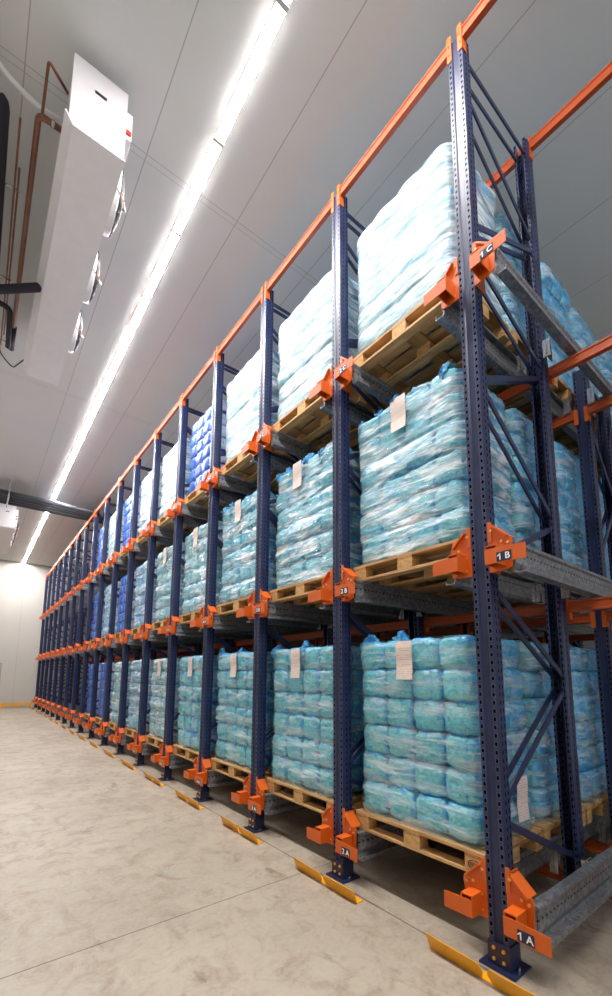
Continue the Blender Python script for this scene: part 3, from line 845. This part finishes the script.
# ------------------------------------------------------------------ evaporator units under the ceiling
def build_evap():
    r = inst('evaporator_unit', None)
    Ln = 3.95
    # origin at near end, centre of width, underside
    b = MB(); b.prism([(-0.225, 0.10), (-0.16, 0.0), (0.225, 0.0), (0.225, 0.74), (-0.225, 0.74)], 0.05, Ln, 1); b.build('casing', M_WHITE, r, bevel=0.004)
    e = MB(); e.box(-0.235, 0.232, -0.0, 0.045, 0.0, 0.76).build('end_panel', M_WHITE, r, bevel=0.004)
    MB().box(-0.05, 0.05, -0.006, 0.0, 0.50, 0.525).build('panel_slot', M_BLACK, r)
    tr = MB(); tr.prism([(-0.27, 0.07), (-0.20, -0.035), (0.235, -0.035), (0.235, -0.02), (-0.19, -0.02), (-0.258, 0.078)], -0.03, Ln+0.02, 1)
    tr.build('drip_tray', M_WHITE, r)
    for k in range(3):
        yc = 0.76 + 1.12*k; zc = 0.37; x0 = 0.228
        f = MB(); K = 36; n = 0
        prof = [(0.33, x0), (0.33, x0+0.07), (0.315, x0+0.085), (0.30, x0+0.085), (0.285, x0+0.03), (0.285, x0)]
        for q in range(K):
            a = 2*math.pi*q/K
            for rr, xx in prof: f.v.append((xx, yc+math.cos(a)*rr, zc+math.sin(a)*rr))
        P = len(prof)
        for q in range(K):
            w = (q+1) % K
            for s_ in range(P): f.f.append((q*P+s_, w*P+s_, w*P+(s_+1) % P, q*P+(s_+1) % P))
        fr_ = f.build('fan_ring', M_WHITE, r, smooth=False)
        g = MB()
        for rad in (0.06, 0.11, 0.16, 0.21, 0.26, 0.31):
            g.tube([(x0+0.095+0.06*(1-(rad/0.31)**2), yc+math.cos(2*math.pi*q/24)*rad, zc+math.sin(2*math.pi*q/24)*rad) for q in range(25)], 0.008, 5, False)
        for q in range(12):
            a = 2*math.pi*q/12; g.tube([(x0+0.155, yc, zc), (x0+0.14, yc+math.cos(a)*0.16, zc+math.sin(a)*0.16), (x0+0.085, yc+math.cos(a)*0.32, zc+math.sin(a)*0.32)], 0.010, 5)
        g.build('fan_guard', M_BLACK, fr_)
        h = MB(); h.tube([(x0, yc, zc), (x0+0.07, yc, zc)], 0.07, 18); h.build('fan_motor', M_BLACK, fr_)
        for q in range(5):
            a = 2*math.pi*q/5; bl = MB(); n = 0
            dirv = Vector((0, math.cos(a), math.sin(a))); tv = Vector((0, -math.sin(a), math.cos(a)))
            for (rr, hw, tw) in ((0.07, 0.04, 0.03), (0.16, 0.07, 0.022), (0.25, 0.075, 0.015)):
                c = Vector((x0+0.035, yc, zc)) + dirv*rr
                for sg in (-1, 1):
                    for dd in (-0.003, 0.003): bl.v.append(tuple(c + tv*hw*sg + Vector((tw*sg+dd, 0, 0))))
            for u in (0, 4):
                bl.f += [(u, u+2, u+6, u+4), (u+1, u+5, u+7, u+3), (u, u+4, u+5, u+1), (u+2, u+3, u+7, u+6)]
            bl.f += [(0, 1, 3, 2), (8, 10, 11, 9)]
            bl.build('fan_blade', M_BLACK, fr_)
        cb = MB(); pts = [(x0+0.02, yc-0.36, zc-0.20), (x0+0.12, yc-0.30, zc-0.26), (x0+0.18, yc-0.1, zc-0.14), (x0+0.15, yc, zc)]
        cb.tube(pts, 0.007, 6).build('fan_cable', M_COPPER, fr_)
    sw = MB().box(0.228, 0.30, 0.07, 0.36, 0.36, 0.66).build('switch_box', M_WHITE, r, bevel=0.012)
    MB().box(0.24, 0.29, 0.05, 0.07, 0.40, 0.44).build('isolator_switch', M_RED, sw)
    for yy in (0.35, Ln-0.35):
        for xx in (-0.19, 0.19): MB().tube([(xx, yy, 0.74), (xx, yy, ZC-6.51)], 0.008, 8).build('hanger_rod', M_STEEL, r)
    remember(r); return r
ev = build_evap(); ev.location = (-2.115, 2.33, 6.51)
tag(ev, 'long white three-fan cooling unit hung from the ceiling above the near end', 'cooling unit', 'cooling units under the ceiling')
ev2 = copy_tree(ev); ev2.location = (-2.14, 15.3, 6.51)
tag(ev2, 'small-looking white cooling unit hung under the ceiling beyond the dark crossing pipes', 'cooling unit', 'cooling units under the ceiling')

# pipes
def arc(pts, r=0.05, n=5):
    """round the corners of a polyline"""
    pts = [Vector(p) for p in pts]; out = [pts[0]]
    for a, b_, c in zip(pts, pts[1:], pts[2:]):
        d1 = (a-b_).normalized(); d2 = (c-b_).normalized()
        p1, p2 = b_+d1*r, b_+d2*r
        for k in range(n+1):
            t = k/n; out.append(p1*(1-t)**2 + b_*2*t*(1-t) + p2*t*t)
    out.append(pts[-1]); return out
o = MB().tube(arc([(-2.36, 2.50, 7.02), (-2.53, 2.36, 7.02), (-2.53, 2.80, 7.02), (-2.53, 2.86, 7.06)], 0.04), 0.013, 10).build('copper_pipe', M_COPPER, smooth=True)
tag(o, 'thin copper pipe bent round from the near end of the cooling unit', 'pipe', 'copper pipes beside the cooling unit')
t = thing('copper_pipe', 'thick copper pipe running along behind the big cooling unit', 'pipe', (0, 0, 0), 'copper pipes beside the cooling unit')
MB().tube(arc([(-2.345, 2.905, 7.10), (-2.555, 2.905, 7.10), (-2.555, 6.5, 7.10)], 0.06), 0.028, 12).build('pipe_run', M_COPPER, t, smooth=True)
MB().tube([(-2.555, 6.15, 7.10), (-2.555, 6.72, 7.10)], 0.045, 12).build('insulation_sleeve', M_FOAM, t, smooth=True)
MB().tube([(-2.42, 2.905, 7.10), (-2.45, 2.905, 7.10)], 0.034, 12).build('pipe_coupling', M_STEEL, t, smooth=True)
for x, z, y0, y1, lb in ((-2.695, 7.12, 3.07, 6.75, 'first of the two slim copper pipes beside the black insulated pipe'), (-2.665, 7.15, 3.6, 6.5, 'second slim copper pipe running close under its twin')):
    o = MB().tube([(x, y0, z), (x, y1, z)], 0.010, 8).build('copper_pipe', M_COPPER, smooth=True); tag(o, lb, 'pipe', 'copper pipes beside the cooling unit')
t = thing('insulated_pipe', 'thick black foam-covered pipe with rounded end running along the ceiling', 'pipe', (0, 0, 0))
MB().tube([(-2.84, 2.95, 7.1), (-2.84, 2.99, 7.1), (-2.84, 3.06, 7.1), (-2.84, 7.6, 7.1)], [0.02, 0.05, 0.062, 0.062], 16).build('foam_cover', M_FOAM, t, smooth=True)
for y in (3.9, 5.3, 6.7):
    c = MB().box(-2.92, -2.64, y-0.015, y+0.015, 7.168, 7.18).tube([(-2.84, y, 7.18), (-2.84, y, ZC-0.001)], 0.006, 6)
    c.build('pipe_clamp', M_STEEL, t)
o = MB().tube([(-2.90, 4.75, 6.42), (-2.365, 4.26, 6.405), (-2.352, 4.245, 6.405)], [0.05, 0.05, 0.03], 16).build('insulated_pipe', M_FOAM, smooth=True)
tag(o, 'short black foam-covered pipe crossing below the big cooling unit', 'pipe')
o = MB().tube(arc([(-3.35, 2.35, 7.22), (-2.88, 2.82, 7.20), (-2.56, 2.93, 7.20), (-2.35, 2.90, 7.20)], 0.14, 8), 0.024, 12).build('drain_hose', M_HOSE, smooth=True)
tag(o, 'thick white hose curving across the ceiling to the big cooling unit', 'hose')
o = MB().tube(arc([(-2.74, 7.0, 7.25), (-2.66, 6.95, 7.05), (-2.50, 6.85, 6.85), (-2.35, 6.2, 6.7)], 0.1, 6), 0.010, 8).build('drain_cable', M_BLACK, smooth=True)
tag(o, 'thin black cable drooping to the far end of the big cooling unit', 'cable')
t = thing('insulated_pipe', 'black foam-covered pipe loop with an elbow beside the far end of the copper pipe', 'pipe', (0, 0, 0))
MB().tube(arc([(-2.86, 5.5, 6.93), (-2.62, 5.55, 6.93), (-2.60, 6.35, 6.93), (-2.60, 6.45, 6.93)], 0.08), 0.036, 12).build('foam_cover', M_FOAM, t, smooth=True)

# dark pipe bundle crossing the aisle under the ceiling
for k, (yy, rr, lb) in enumerate(((13.55, 0.085, 'thick dark pipe crossing the aisle, first from the near side of the bundle'), (13.83, 0.07, 'dark pipe crossing the aisle, second in the bundle of four'),
                                  (14.06, 0.07, 'dark pipe crossing the aisle, third in the bundle of four'), (14.32, 0.085, 'thick dark pipe crossing the aisle, last in the bundle of four'))):
    o = MB().tube([(X0+0.02, yy, 7.02), (X1-0.02, yy, 7.02)], rr, 16).build('service_pipe', M_CONDUIT, smooth=True)
    tag(o, lb, 'pipe', 'dark pipes crossing above the aisle')
for x in (-2.2, 0.35, 3.0):
    b = MB(); b.box(x-0.02, x+0.02, 13.38, 14.48, 6.90, 6.93)
    for y in (13.40, 14.46): b.box(x-0.012, x+0.012, y-0.012, y+0.012, 6.88, ZC)
    o = b.build('pipe_hanger', M_STEEL)
    tag(o, {-2.2: 'steel hanger of the dark pipes beside the far cooling unit', 0.35: 'steel hanger of the dark pipes between the light line and the rack', 3.0: 'steel hanger of the dark pipes above the rack'}[x], 'hanger', 'hangers of the dark pipes')
